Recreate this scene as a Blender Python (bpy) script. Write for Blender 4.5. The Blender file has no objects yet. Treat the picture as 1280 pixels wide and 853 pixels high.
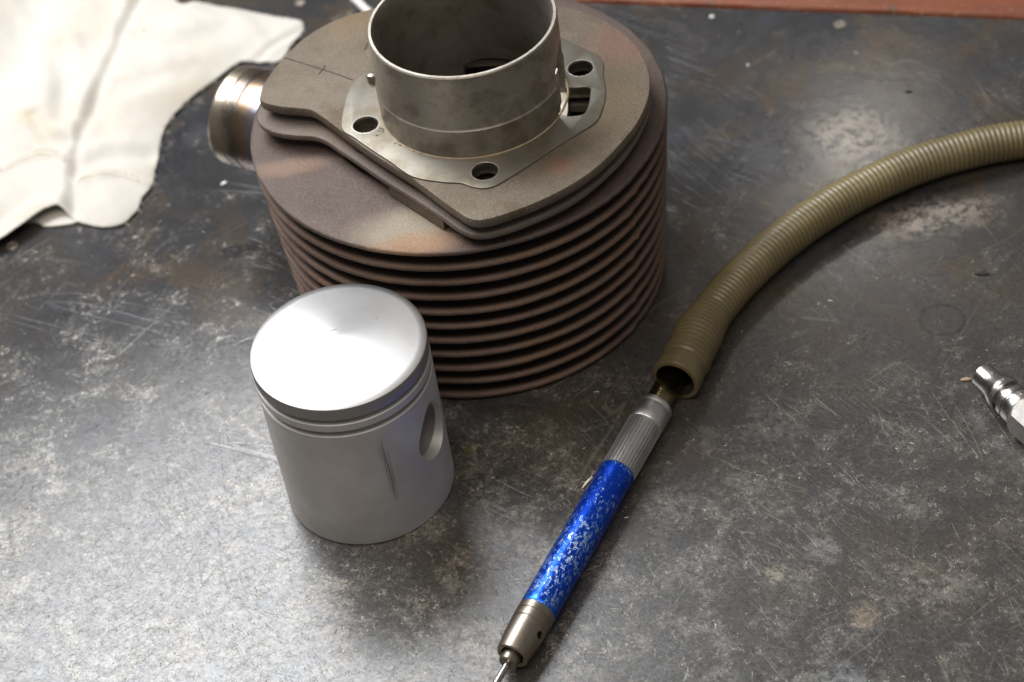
import bpy, bmesh, math, random
from math import sin, cos, pi, radians, hypot, atan2, exp
from mathutils import Vector, Matrix, noise as mnoise

random.seed(7)
C = bpy.context.scene.collection
MM = 0.001

# ------------------------------------------------------------------ camera, world, lamps, exposure
scn = bpy.context.scene
PITCH, ROLL, CAMH = 44.348, 8.913, 546.034
cam_d = bpy.data.cameras.new('camera')
cam_d.sensor_width = 36.0
cam_d.lens = 70.0
cam_d.clip_start = 0.02
cam_d.clip_end = 50.0
cam = bpy.data.objects.new('camera', cam_d)
C.objects.link(cam)
cam.matrix_world = (Matrix.Translation((0, 0, CAMH * MM)) @ Matrix.Rotation(radians(90 - PITCH), 4, 'X')
                    @ Matrix.Rotation(radians(-ROLL), 4, 'Z'))
cam_d.dof.use_dof = True
_p = Vector((-30, 500, 60))
cam_d.dof.focus_distance = (_p.y * cos(radians(PITCH)) - (_p.z - CAMH) * sin(radians(PITCH))) * MM
cam_d.dof.aperture_fstop = 10.0
scn.camera = cam

world = bpy.data.worlds.new('World')
scn.world = world
world.use_nodes = True
world.node_tree.nodes['Background'].inputs[0].default_value = (1.0, 0.96, 0.91, 1)
world.node_tree.nodes['Background'].inputs[1].default_value = 0.20


def area_lamp(name, loc, target, sx, sy, radiance, color):
    """rectangular lamp at loc (mm) facing target; radiance in W/m2/sr"""
    ld = bpy.data.lights.new(name, 'AREA')
    ld.shape = 'RECTANGLE'
    ld.size = sx * MM
    ld.size_y = sy * MM
    ld.energy = radiance * pi * ld.size * ld.size_y
    ld.color = color
    o = bpy.data.objects.new(name, ld)
    C.objects.link(o)
    o.location = Vector(loc) * MM
    o.rotation_euler = (Vector(target) - Vector(loc)).to_track_quat('-Z', 'Y').to_euler()
    return o


# a large bright window behind the bench on the left, a small lamp behind on the right
area_lamp('window_light', (-425, 1000, 925), (-80, 500, 0), 800, 400, 18.5, (0.95, 0.972, 1.0))
area_lamp('bench_lamp', (440, 1781, 1010), (150, 640, 0), 60, 130, 15.0, (1.0, 0.93, 0.84))
area_lamp('fill_light', (-180, 60, 1300), (-60, 480, 0), 1000, 500, 5.6, (1.0, 0.915, 0.80))  # unseen fill lamp added overhead to lift piston front, fin rims and bench

scn.view_settings.view_transform = 'Standard'
scn.view_settings.look = 'None'
scn.view_settings.gamma = 1.0
scn.view_settings.exposure = 0.0
scn.render.engine = 'CYCLES'
scn.cycles.use_denoising = True
scn.cycles.max_bounces = 8
scn.cycles.sample_clamp_indirect = 6.0


# ------------------------------------------------------------------ material helpers (coordinates in millimetres)
class NT:
    def __init__(self, name):
        self.m = bpy.data.materials.new(name)
        self.m.use_nodes = True
        self.t = self.m.node_tree
        self.b = self.t.nodes['Principled BSDF']
        tc = self.t.nodes.new('ShaderNodeTexCoord')
        vm = self.t.nodes.new('ShaderNodeVectorMath')
        vm.operation = 'SCALE'
        vm.inputs['Scale'].default_value = 1000.0
        self.link(tc.outputs['Object'], vm.inputs[0])
        self.v = vm.outputs[0]

    def link(self, a, b):
        self.t.links.new(a, b)

    def put(self, sock, val):
        if isinstance(val, bpy.types.NodeSocket):
            self.link(val, sock)
        elif isinstance(val, (tuple, list)):
            if len(sock.default_value) == 4 and len(val) == 3:
                val = tuple(val) + (1,)
            sock.default_value = val
        else:
            sock.default_value = val

    def set(self, **kw):
        for k, val in kw.items():
            self.put(self.b.inputs[k.replace('_', ' ')], val)

    def math(self, op, a, b=0.0, c=None, clamp=False):
        n = self.t.nodes.new('ShaderNodeMath')
        n.operation = op
        n.use_clamp = clamp
        self.put(n.inputs[0], a)
        self.put(n.inputs[1], b)
        if c is not None:
            self.put(n.inputs[2], c)
        return n.outputs[0]

    def mul(self, a, b): return self.math('MULTIPLY', a, b)
    def add(self, a, b): return self.math('ADD', a, b)
    def inv(self, a): return self.math('SUBTRACT', 1.0, a)

    def vmath(self, op, a, b):
        n = self.t.nodes.new('ShaderNodeVectorMath')
        n.operation = op
        self.put(n.inputs[0], a)
        if op == 'SCALE':
            self.put(n.inputs['Scale'], b)
        else:
            self.put(n.inputs[1], b)
        return n.outputs['Value'] if op in ('LENGTH', 'DISTANCE', 'DOT_PRODUCT') else n.outputs[0]

    def mapping(self, v, scale=(1, 1, 1), rot=(0, 0, 0), loc=(0, 0, 0)):
        n = self.t.nodes.new('ShaderNodeMapping')
        n.inputs['Scale'].default_value = scale
        n.inputs['Rotation'].default_value = rot
        n.inputs['Location'].default_value = loc
        self.link(v, n.inputs[0])
        return n.outputs[0]

    def noise(self, scale, detail=4, rough=0.55, v=None, dist=0.0, color=False, off=None):
        n = self.t.nodes.new('ShaderNodeTexNoise')
        n.inputs['Scale'].default_value = scale
        n.inputs['Detail'].default_value = detail
        n.inputs['Roughness'].default_value = rough
        n.inputs['Distortion'].default_value = dist
        vv = v or self.v
        if off:
            vv = self.vmath('ADD', vv, (off, off * 1.7, off * 0.6))
        self.link(vv, n.inputs['Vector'])
        return n.outputs['Color'] if color else n.outputs['Fac']

    def edge(self, scale, v=None):
        n = self.t.nodes.new('ShaderNodeTexVoronoi')
        n.feature = 'DISTANCE_TO_EDGE'
        n.inputs['Scale'].default_value = scale
        self.link(v or self.v, n.inputs['Vector'])
        return n.outputs['Distance']

    def step(self, f, lo, hi, a=0.0, b=1.0):
        n = self.t.nodes.new('ShaderNodeMapRange')
        n.interpolation_type = 'SMOOTHSTEP'
        n.inputs['From Min'].default_value = lo
        n.inputs['From Max'].default_value = hi
        n.inputs['To Min'].default_value = a
        n.inputs['To Max'].default_value = b
        self.put(n.inputs['Value'], f)
        return n.outputs['Result']

    def ramp(self, f, stops):
        n = self.t.nodes.new('ShaderNodeValToRGB')
        cr = n.color_ramp
        while len(cr.elements) < len(stops):
            cr.elements.new(0.5)
        for e, (p, c) in zip(cr.elements, stops):
            e.position = p
            e.color = tuple(c) + (1,)
        self.put(n.inputs[0], f)
        return n.outputs[0]

    def mix(self, f, a, b, mode='MIX'):
        n = self.t.nodes.new('ShaderNodeMix')
        n.data_type = 'RGBA'
        n.blend_type = mode
        self.put(n.inputs[0], f)
        self.put(n.inputs[6], a)
        self.put(n.inputs[7], b)
        return n.outputs[2]

    def bump(self, h, dist_mm, strength=1.0, normal=None):
        n = self.t.nodes.new('ShaderNodeBump')
        n.inputs['Distance'].default_value = dist_mm * MM
        n.inputs['Strength'].default_value = strength
        self.link(h, n.inputs['Height'])
        if normal:
            self.link(normal, n.inputs['Normal'])
        self.link(n.outputs[0], self.b.inputs['Normal'])
        return n.outputs[0]

    # masks around a spot of the surface (mm), warped by noise
    def spot(self, c, r, soft, warp=2.0, freq=0.12, squash=None):
        w = self.vmath('SCALE', self.vmath('SUBTRACT', self.noise(freq, 3, 0.6, color=True), (0.5, 0.5, 0.5)), warp * 2)
        p = self.vmath('ADD', self.v, w)
        p = self.vmath('MULTIPLY', p, (1, 1, 0))
        d = self.vmath('SUBTRACT', p, (c[0], c[1], 0))
        if squash:
            d = self.mapping(d, scale=(1 / squash[0], 1 / squash[1], 1), rot=(0, 0, squash[2]))
        d = self.vmath('LENGTH', d, (0, 0, 0))
        return d, self.step(d, r - soft, r + soft, 1.0, 0.0)


def mat_bench():
    N = NT('worn_dark_bench_sheet')
    n1 = N.noise(0.010, 4, 0.6)
    n2 = N.noise(0.045, 8, 0.68, dist=0.4)
    n3 = N.noise(0.30, 6, 0.65, off=31)
    n4 = N.noise(0.028, 6, 0.62, off=77, dist=0.6)
    n5 = N.noise(1.6, 4, 0.7, off=5)
    base = N.ramp(n1, [(0.32, (0.022, 0.023, 0.028)), (0.5, (0.038, 0.037, 0.038)), (0.68, (0.056, 0.049, 0.042))])
    base = N.mix(N.mul(N.step(n4, 0.5, 0.66), 0.75), base, (0.060, 0.043, 0.029))
    base = N.mix(N.mul(N.step(n4, 0.46, 0.30), 0.6), base, (0.050, 0.056, 0.066))
    # more wear towards the front of the bench, where the work is done
    sep = N.t.nodes.new('ShaderNodeSeparateXYZ')
    N.link(N.v, sep.inputs[0])
    front = N.step(N.math('MULTIPLY_ADD', sep.outputs['X'], 0.15, sep.outputs['Y']), 655.0, 430.0)
    wear = N.add(n2, N.math('MULTIPLY_ADD', front, 0.13, -0.085))
    base = N.mix(N.mul(N.step(sep.outputs['Y'], 640.0, 470.0), 0.55), base, (0.050, 0.047, 0.043))
    sc = N.mul(N.mul(N.step(wear, 0.49, 0.66), N.step(n3, 0.38, 0.60)), N.step(N.noise(0.95, 5, 0.75, off=61, dist=0.8), 0.40, 0.58, 0.15, 1.0))
    left = N.step(sep.outputs['X'], 70.0, -60.0, 0.32, 0.85)
    base = N.mix(N.mul(sc, left), base, (0.25, 0.218, 0.178))
    fine = N.mul(N.step(n5, 0.56, 0.72), N.step(wear, 0.42, 0.6))
    base = N.mix(N.mul(fine, 0.45), base, (0.20, 0.18, 0.15))
    n7 = N.noise(0.75, 6, 0.75, off=92, dist=1.2)
    base = N.mix(N.step(n7, 0.36, 0.50, 0.6, 0.0), base, N.mix(1.0, base, (0.45, 0.44, 0.44), 'MULTIPLY'))
    base = N.mix(N.mul(N.mul(N.step(n7, 0.52, 0.66, 0.0, 0.70), N.step(sep.outputs['X'], 90.0, -60.0, 0.45, 0.9)), N.step(wear, 0.34, 0.56)), base, (0.17, 0.15, 0.122))
    # short curly scuffs: cell edges bent by noise, kept only in pieces
    warp = N.vmath('SCALE', N.vmath('SUBTRACT', N.noise(0.22, 3, 0.6, color=True), (0.5, 0.5, 0.5)), 9.0)
    vw = N.vmath('ADD', N.v, warp)
    worm = N.mul(N.step(N.edge(0.20, vw), 0.055, 0.015), N.step(N.noise(0.33, 2, 0.5, off=13), 0.54, 0.63))
    worm2 = N.mul(N.step(N.edge(0.42, vw), 0.07, 0.02), N.step(N.noise(0.5, 2, 0.5, off=51), 0.60, 0.68))
    worms = N.math('MAXIMUM', worm, worm2)
    worms = N.mul(worms, N.step(wear, 0.40, 0.60))
    base = N.mix(N.mul(worms, N.math('MULTIPLY', left, 0.95)), base, (0.33, 0.29, 0.235))
    # long thin scratches: contour lines of stretched noise
    scr = None
    for k, (ang, sx, sy, o) in enumerate([(0.5, 0.006, 0.075, 3), (-0.95, 0.005, 0.06, 40), (1.45, 0.008, 0.09, 90), (0.75, 0.012, 0.2, 130), (-0.5, 0.011, 0.16, 170), (1.1, 0.02, 0.26, 210)]):
        vv = N.mapping(N.mapping(N.v, rot=(0, 0, ang)), scale=(sx, sy, 1), loc=(o, o, 0))
        ln = N.math('ABSOLUTE', N.math('SUBTRACT', N.noise(1.0, 1, 0.4, v=vv), 0.5))
        s = N.mul(N.step(ln, 0.004, 0.0012), N.step(N.noise(0.018, 2, 0.5, off=o + 9), 0.52, 0.60))
        scr = s if scr is None else N.math('MAXIMUM', scr, s)
    base = N.mix(N.mul(scr, N.step(front, 0.0, 0.8, 0.10, 0.26)), base, (0.24, 0.21, 0.17))
    rough = N.math('MULTIPLY_ADD', n2, 0.10, N.math('MULTIPLY_ADD', front, 0.18, 0.075))
    rough = N.math('MULTIPLY_ADD', sc, 0.10, rough)
    # stains with a shape of their own
    def paint(mask, amount, col):
        nonlocal base
        base = N.mix(N.mul(mask, amount), base, col)
    def ring(c, r, w, amount, col, warp=1.2):
        d, _ = N.spot(c, r, 1.0, warp)
        m = N.step(N.math('ABSOLUTE', N.math('SUBTRACT', d, r)), w, w * 0.3)
        paint(N.mul(m, N.step(n3, 0.3, 0.5)), amount, col)
    ring((164.2, 533.5), 8.2, 1.3, 0.55, (0.02, 0.018, 0.017))
    ring((150.5, 548.0), 6.0, 0.9, 0.22, (0.02, 0.019, 0.018))
    ring((144.6, 533.0), 3.0, 0.9, 0.22, (0.02, 0.019, 0.018))
    ring((167.5, 512.0), 7.0, 1.0, 0.2, (0.02, 0.019, 0.018))
    ring((-140.0, 490.0), 8.0, 1.6, 0.28, (0.26, 0.23, 0.20), 2.6)
    for c, r, am, col in [((135.3, 407.4), 7.2, 0.6, (0.13, 0.12, 0.105)), ((95.7, 432.1), 6.0, 0.6, (0.21, 0.205, 0.20)),
                          ((77.4, 425.3), 3.8, 0.75, (0.25, 0.22, 0.17)), ((102.0, 402.0), 5.0, 0.5, (0.25, 0.20, 0.14)),
                          ((90.0, 377.0), 8.0, 0.6, (0.19, 0.20, 0.21)), ((112.0, 589.0), 5.0, 0.5, (0.13, 0.125, 0.13))]:
        _, m = N.spot(c, r, 1.4, 4.2, 0.22)
        paint(N.mul(m, N.step(N.add(n5, n3), 0.85, 1.1)), am, col)
    # oily blot left of the cylinder; worn patches, lamp glint painted in, by the hose
    _, blot = N.spot((-107.0, 638.0), 4.6, 1.2, 4.0, 0.10, squash=(2.4, 1.0, -0.55))
    paint(blot, 0.85, (0.012, 0.012, 0.013))
    _, worn_glint = N.spot((156, 650), 17, 12, 9.0, 0.05, squash=(1.0, 1.0, 0.0))
    paint(N.mul(worn_glint, N.step(n3, 0.40, 0.58)), 0.7, (0.24, 0.205, 0.17))
    _, worn_glint2 = N.spot((178, 592), 13, 8, 7.0, 0.06, squash=(1.7, 0.7, 0.35))
    paint(N.mul(worn_glint2, N.step(n3, 0.40, 0.58)), 0.7, (0.24, 0.205, 0.17))
    _, yel = N.spot((-22, 505), 3.0, 2.0, 4.0, 0.3)
    paint(N.mul(yel, N.step(n5, 0.5, 0.6)), 0.8, (0.28, 0.26, 0.05))
    # blue-black oil sheen of the unworn sheet
    N.set(Base_Color=base, Roughness=rough)
    N.put(N.b.inputs['Specular IOR Level'], N.math('ADD', N.math('MULTIPLY_ADD', sc, 0.40, N.step(n7, 0.34, 0.60, 0.44, 0.80)), N.math('MULTIPLY_ADD', worms, 0.35, N.step(n3, 0.35, 0.65, -0.06, 0.10))))
    h = N.add(N.mul(n3, 0.35), N.add(N.add(N.mul(worms, 1.5), N.mul(n7, 0.6)), N.add(N.mul(n5, 0.25), N.mul(scr, -0.5))))
    h = N.add(h, N.mul(N.noise(0.08, 3, 0.5, off=22), 1.2))
    N.bump(h, 0.10, 0.5)
    return N.m


def mat_cast(name, a, b, c, grain=1.0, metal=0.35, rough=0.55, spots=(), sparkle=0.5, gap_shade=None):
    N = NT(name)
    n1 = N.noise(0.035, 5, 0.6)
    n2 = N.noise(1.1, 6, 0.7, off=8)
    n3 = N.noise(1.7, 3, 0.75, off=3)
    col = N.ramp(n1, [(0.34, a), (0.52, b), (0.68, c)])
    col = N.mix(N.step(n2, 0.35, 0.7), N.mix(1.0, col, (0.72, 0.70, 0.68), 'MULTIPLY'), col)
    for cpos, r, sq, am, sc in spots:
        _, m = N.spot(cpos, r, r * 0.6, r * 0.5, 0.05, squash=sq)
        col = N.mix(N.mul(m, am), col, sc)
    col = N.mix(N.mul(N.step(n3, 0.60, 0.70), sparkle), col, (0.62, 0.58, 0.52))
    if gap_shade:
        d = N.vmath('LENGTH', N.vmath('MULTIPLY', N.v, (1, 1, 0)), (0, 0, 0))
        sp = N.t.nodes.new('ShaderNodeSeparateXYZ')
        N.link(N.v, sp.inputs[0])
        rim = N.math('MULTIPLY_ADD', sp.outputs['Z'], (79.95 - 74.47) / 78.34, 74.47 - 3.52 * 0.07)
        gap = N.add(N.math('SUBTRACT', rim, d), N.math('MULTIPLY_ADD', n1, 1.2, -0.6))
        col = N.mix(N.mul(N.step(gap, 1.2, 2.6), gap_shade), col, (0.034, 0.023, 0.018))  # fin faces darken inside the rim: shade of the gaps painted in
    N.set(Base_Color=col, Metallic=metal, Roughness=N.math('MULTIPLY_ADD', n2, 0.2, rough - 0.1))
    N.bump(N.add(N.mul(n3, 0.7), n2), 0.34 * grain, 0.95)
    return N.m


def mat_machined(name, col, rough, dark, turned=None, stain=0.5, bump=0.01, freq=0.06):
    """turned / honed metal with staining; turned='z' gives fine tool rings about the z axis"""
    N = NT(name)
    n1 = N.noise(freq, 6, 0.65)
    n2 = N.noise(0.45, 5, 0.6, off=4)
    c = N.mix(N.mul(N.step(n1, 0.42, 0.66), stain), col, dark)
    c = N.mix(N.mul(N.step(n2, 0.55, 0.75), stain * 0.6), c, dark)
    vv = N.mapping(N.v, scale=(0.05, 0.05, 9.0) if turned == 'z' else (1, 1, 1))
    t = N.noise(1.0, 3, 0.6, v=vv)
    N.set(Base_Color=c, Metallic=1.0, Roughness=N.math('MULTIPLY_ADD', n1, 0.16, N.math('MULTIPLY_ADD', t, 0.1, rough - 0.12)))
    N.bump(N.add(t, N.mul(n2, 0.5)), bump, 0.7)
    return N.m


def mat_simple(name, col, rough=0.5, metal=0.0, var=0.25, freq=0.4, bump=0.0, spec=0.5):
    N = NT(name)
    n = N.noise(freq, 5, 0.6)
    dk = tuple(x * (1 - var) for x in col)
    N.set(Base_Color=N.mix(N.step(n, 0.3, 0.7), dk, col), Metallic=metal, Roughness=N.math('MULTIPLY_ADD', n, 0.15, rough - 0.07))
    N.b.inputs['Specular IOR Level'].default_value = spec
    if bump:
        N.bump(n, bump, 0.8)
    return N.m


def mat_crown():
    N = NT('turned_aluminium_crown')
    n = N.noise(0.05, 5, 0.6)
    n2 = N.noise(0.9, 4, 0.6)
    d = N.vmath('LENGTH', N.vmath('MULTIPLY', N.v, (1, 1, 0)), (0, 0, 0))
    cv = N.t.nodes.new('ShaderNodeCombineXYZ')
    N.link(d, cv.inputs[0])
    rings = N.noise(5.0, 2, 0.5, v=cv.outputs[0])
    col = N.mix(N.mul(N.step(n, 0.45, 0.7), 0.35), (0.50, 0.495, 0.495), (0.38, 0.365, 0.35))
    N.set(Base_Color=col, Metallic=1.0, Roughness=N.math('MULTIPLY_ADD', n2, 0.1, 0.43), Anisotropic=0.55)
    tg = N.t.nodes.new('ShaderNodeTangent')
    tg.direction_type = 'RADIAL'
    tg.axis = 'Z'
    N.link(tg.outputs[0], N.b.inputs['Tangent'])
    N.bump(N.add(rings, N.mul(n2, 0.4)), 0.022, 0.7)
    return N.m


def mat_skirt():
    N = NT('worn_aluminium_skirt')
    n = N.noise(0.05, 6, 0.62)
    vv = N.mapping(N.v, scale=(0.8, 0.8, 0.03))
    streak = N.noise(1.0, 4, 0.6, v=vv)
    rings = N.noise(1.0, 2, 0.5, v=N.mapping(N.v, scale=(0.02, 0.02, 7.0)))
    col = N.mix(N.step(n, 0.35, 0.7), (0.62, 0.605, 0.595), (0.72, 0.71, 0.71))
    col = N.mix(N.mul(N.step(streak, 0.60, 0.80), 0.12), col, (0.27, 0.26, 0.25))
    az = radians(-71.0)
    t = N.vmath('DOT_PRODUCT', N.v, (-sin(az), cos(az), 0.0))
    sz = N.t.nodes.new('ShaderNodeSeparateXYZ')
    N.link(N.v, sz.inputs[0])
    t = N.add(t, N.add(N.math('MULTIPLY_ADD', sz.outputs['Z'], 0.012, -0.55), N.math('MULTIPLY_ADD', N.noise(0.25, 3, 0.6), 0.8, -0.4)))
    sm = N.mul(N.step(N.math('ABSOLUTE', t), 2.6, 0.0), N.mul(N.step(sz.outputs['Z'], 16.0, 26.0), N.step(sz.outputs['Z'], 55.0, 46.0)))
    sm = N.mul(sm, N.step(N.noise(1.0, 4, 0.6, v=N.mapping(N.v, scale=(2.4, 2.4, 0.05))), 0.40, 0.62))
    col = N.mix(N.mul(sm, 0.75), col, (0.17, 0.155, 0.145))
    N.set(Base_Color=col, Metallic=0.8, Roughness=N.math('MULTIPLY_ADD', n, 0.14, 0.52), Anisotropic=0.2)
    tg = N.t.nodes.new('ShaderNodeTangent')
    tg.direction_type = 'RADIAL'
    tg.axis = 'Z'
    N.link(tg.outputs[0], N.b.inputs['Tangent'])
    N.bump(N.add(rings, N.mul(streak, 0.3)), 0.010, 0.6)
    return N.m


def mat_blue():
    N = NT('chipped_blue_anodised')
    n1 = N.noise(0.055, 4, 0.6, off=2)
    n2 = N.noise(1.0, 6, 0.74, v=N.mapping(N.v, scale=(0.85, 0.85, 0.5), rot=(0.3, 0.2, 0.0)))
    n3 = N.noise(0.38, 5, 0.7, off=18)
    sep = N.t.nodes.new('ShaderNodeSeparateXYZ')
    N.link(N.v, sep.inputs[0])
    lower = N.step(sep.outputs['Z'], 92.0, 45.0)
    up = N.step(sep.outputs['Y'], -3.0, 5.0)       # the upper side of the grip rubs most
    w = N.add(n2, N.math('MULTIPLY_ADD', n1, 0.34, N.math('MULTIPLY_ADD', lower, 0.05, N.math('MULTIPLY_ADD', up, 0.06, -0.24))))
    chip = N.math('MAXIMUM', N.step(w, 0.575, 0.615), N.mul(N.step(n3, 0.66, 0.69), up))
    fine = N.mul(N.step(N.noise(2.2, 4, 0.7, off=44), 0.56, 0.66), N.step(w, 0.44, 0.58))
    rimw = N.math('MAXIMUM', N.step(sep.outputs['Z'], 35.5, 32.0), N.step(sep.outputs['Z'], 96.5, 98.2))
    w = N.math('MULTIPLY_ADD', rimw, 0.10, w)
    ln = N.math('ABSOLUTE', N.math('SUBTRACT', N.noise(1.0, 1, 0.4, v=N.mapping(N.mapping(N.v, rot=(0.25, 0.1, 0.0)), scale=(0.45, 0.45, 0.03))), 0.5))
    chip = N.math('MAXIMUM', chip, N.mul(N.step(ln, 0.010, 0.004), N.step(N.noise(0.12, 2, 0.5, off=70), 0.52, 0.60)))
    worn = N.step(w, 0.48, 0.60)
    col = N.mix(N.mul(worn, 0.55), (0.006, 0.055, 0.56), (0.04, 0.24, 0.85))
    col = N.mix(chip, col, N.mix(N.step(n3, 0.45, 0.62), (0.30, 0.44, 0.66), (0.58, 0.60, 0.62)))
    col = N.mix(N.mul(fine, 0.6), col, (0.28, 0.42, 0.68))
    N.set(Base_Color=col, Metallic=0.85, Roughness=N.math('MULTIPLY_ADD', n2, 0.18, 0.24))
    N.bump(N.mul(chip, -1.0), 0.05, 0.7)
    return N.m


def mat_cloth():
    N = NT('white_cotton')
    n1 = N.noise(0.02, 5, 0.6)
    n2 = N.noise(0.12, 5, 0.65, off=9)
    col = N.mix(N.mul(N.step(n1, 0.5, 0.7), 0.55), (0.555, 0.525, 0.478), (0.51, 0.455, 0.36))
    col = N.mix(N.mul(N.step(n2, 0.60, 0.74), 0.25), col, (0.66, 0.62, 0.54))
    _, sp = N.spot((50, 38), 0.9, 0.5, 0.5, 0.5)
    col = N.mix(N.mul(sp, 0.7), col, (0.25, 0.17, 0.10))
    _, sp = N.spot((-1, -23), 5.0, 4.0, 4.0, 0.1)
    col = N.mix(N.mul(sp, 0.35), col, (0.56, 0.44, 0.24))
    wv = N.t.nodes.new('ShaderNodeTexWave')
    wv.inputs['Scale'].default_value = 0.9
    wv.inputs['Distortion'].default_value = 1.5
    N.link(N.v, wv.inputs[0])
    N.set(Base_Color=col, Roughness=0.95)
    N.b.inputs['Specular IOR Level'].default_value = 0.1
    N.b.inputs['Sheen Weight'].default_value = 0.15
    N.bump(N.add(N.mul(wv.outputs['Fac'], 0.12), N.add(N.mul(n2, 1.6), N.noise(1.2, 3, 0.6))), 0.35, 0.6)
    return N.m


def mat_exhaust():
    N = NT('heat_blued_steel')
    sep = N.t.nodes.new('ShaderNodeSeparateXYZ')
    N.link(N.v, sep.inputs[0])
    n = N.noise(0.12, 5, 0.6)
    n2 = N.noise(0.8, 5, 0.65, off=4)
    z = N.math('MULTIPLY_ADD', n, 9.0, sep.outputs['Z'])
    f = N.step(z, 62.0, 116.0)
    f.node.interpolation_type = 'LINEAR'
    col = N.ramp(f, [(0.0, (0.11, 0.105, 0.11)), (0.42, (0.26, 0.26, 0.28)), (0.58, (0.24, 0.26, 0.32)), (0.70, (0.27, 0.18, 0.11)),
                     (0.80, (0.14, 0.125, 0.11)), (0.90, (0.44, 0.37, 0.28)), (1.0, (0.46, 0.41, 0.33))])
    col = N.mix(N.mul(N.step(n2, 0.5, 0.7), 0.6), col, (0.12, 0.10, 0.09))
    N.set(Base_Color=col, Metallic=1.0, Roughness=N.math('MULTIPLY_ADD', n2, 0.30, 0.15))
    N.bump(n2, 0.03, 0.5)
    return N.m


def mat_hose():
    N = NT('olive_ribbed_rubber')
    n = N.noise(0.035, 5, 0.6)
    n2 = N.noise(0.7, 5, 0.65)
    col = N.mix(N.step(n, 0.36, 0.66), (0.125, 0.098, 0.045), (0.185, 0.148, 0.070))
    col = N.mix(N.mul(N.step(n2, 0.52, 0.72), 0.4), col, (0.08, 0.06, 0.033))
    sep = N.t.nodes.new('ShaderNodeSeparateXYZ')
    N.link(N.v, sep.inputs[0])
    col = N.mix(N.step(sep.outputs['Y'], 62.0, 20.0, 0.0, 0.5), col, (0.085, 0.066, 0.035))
    N.set(Base_Color=col, Roughness=N.math('MULTIPLY_ADD', n2, 0.2, 0.27))
    N.bump(n2, 0.06, 0.6)
    return N.m


def mat_redwood():
    N = NT('chipped_red_paint_on_wood')
    vv = N.mapping(N.v, scale=(0.02, 0.25, 0.25))
    g = N.noise(1.0, 6, 0.65, v=vv)
    n = N.noise(0.12, 6, 0.7)
    n2 = N.noise(0.5, 5, 0.6, off=6)
    col = N.mix(g, (0.085, 0.020, 0.009), (0.27, 0.072, 0.024))
    col = N.mix(N.mul(N.step(n, 0.56, 0.66), 0.85), col, (0.10, 0.06, 0.035))
    col = N.mix(N.mul(N.step(n2, 0.60, 0.68), 0.6), col, (0.40, 0.27, 0.12))
    N.set(Base_Color=col, Roughness=0.55)
    N.bump(N.add(g, n), 0.5, 0.8)
    return N.m


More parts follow.
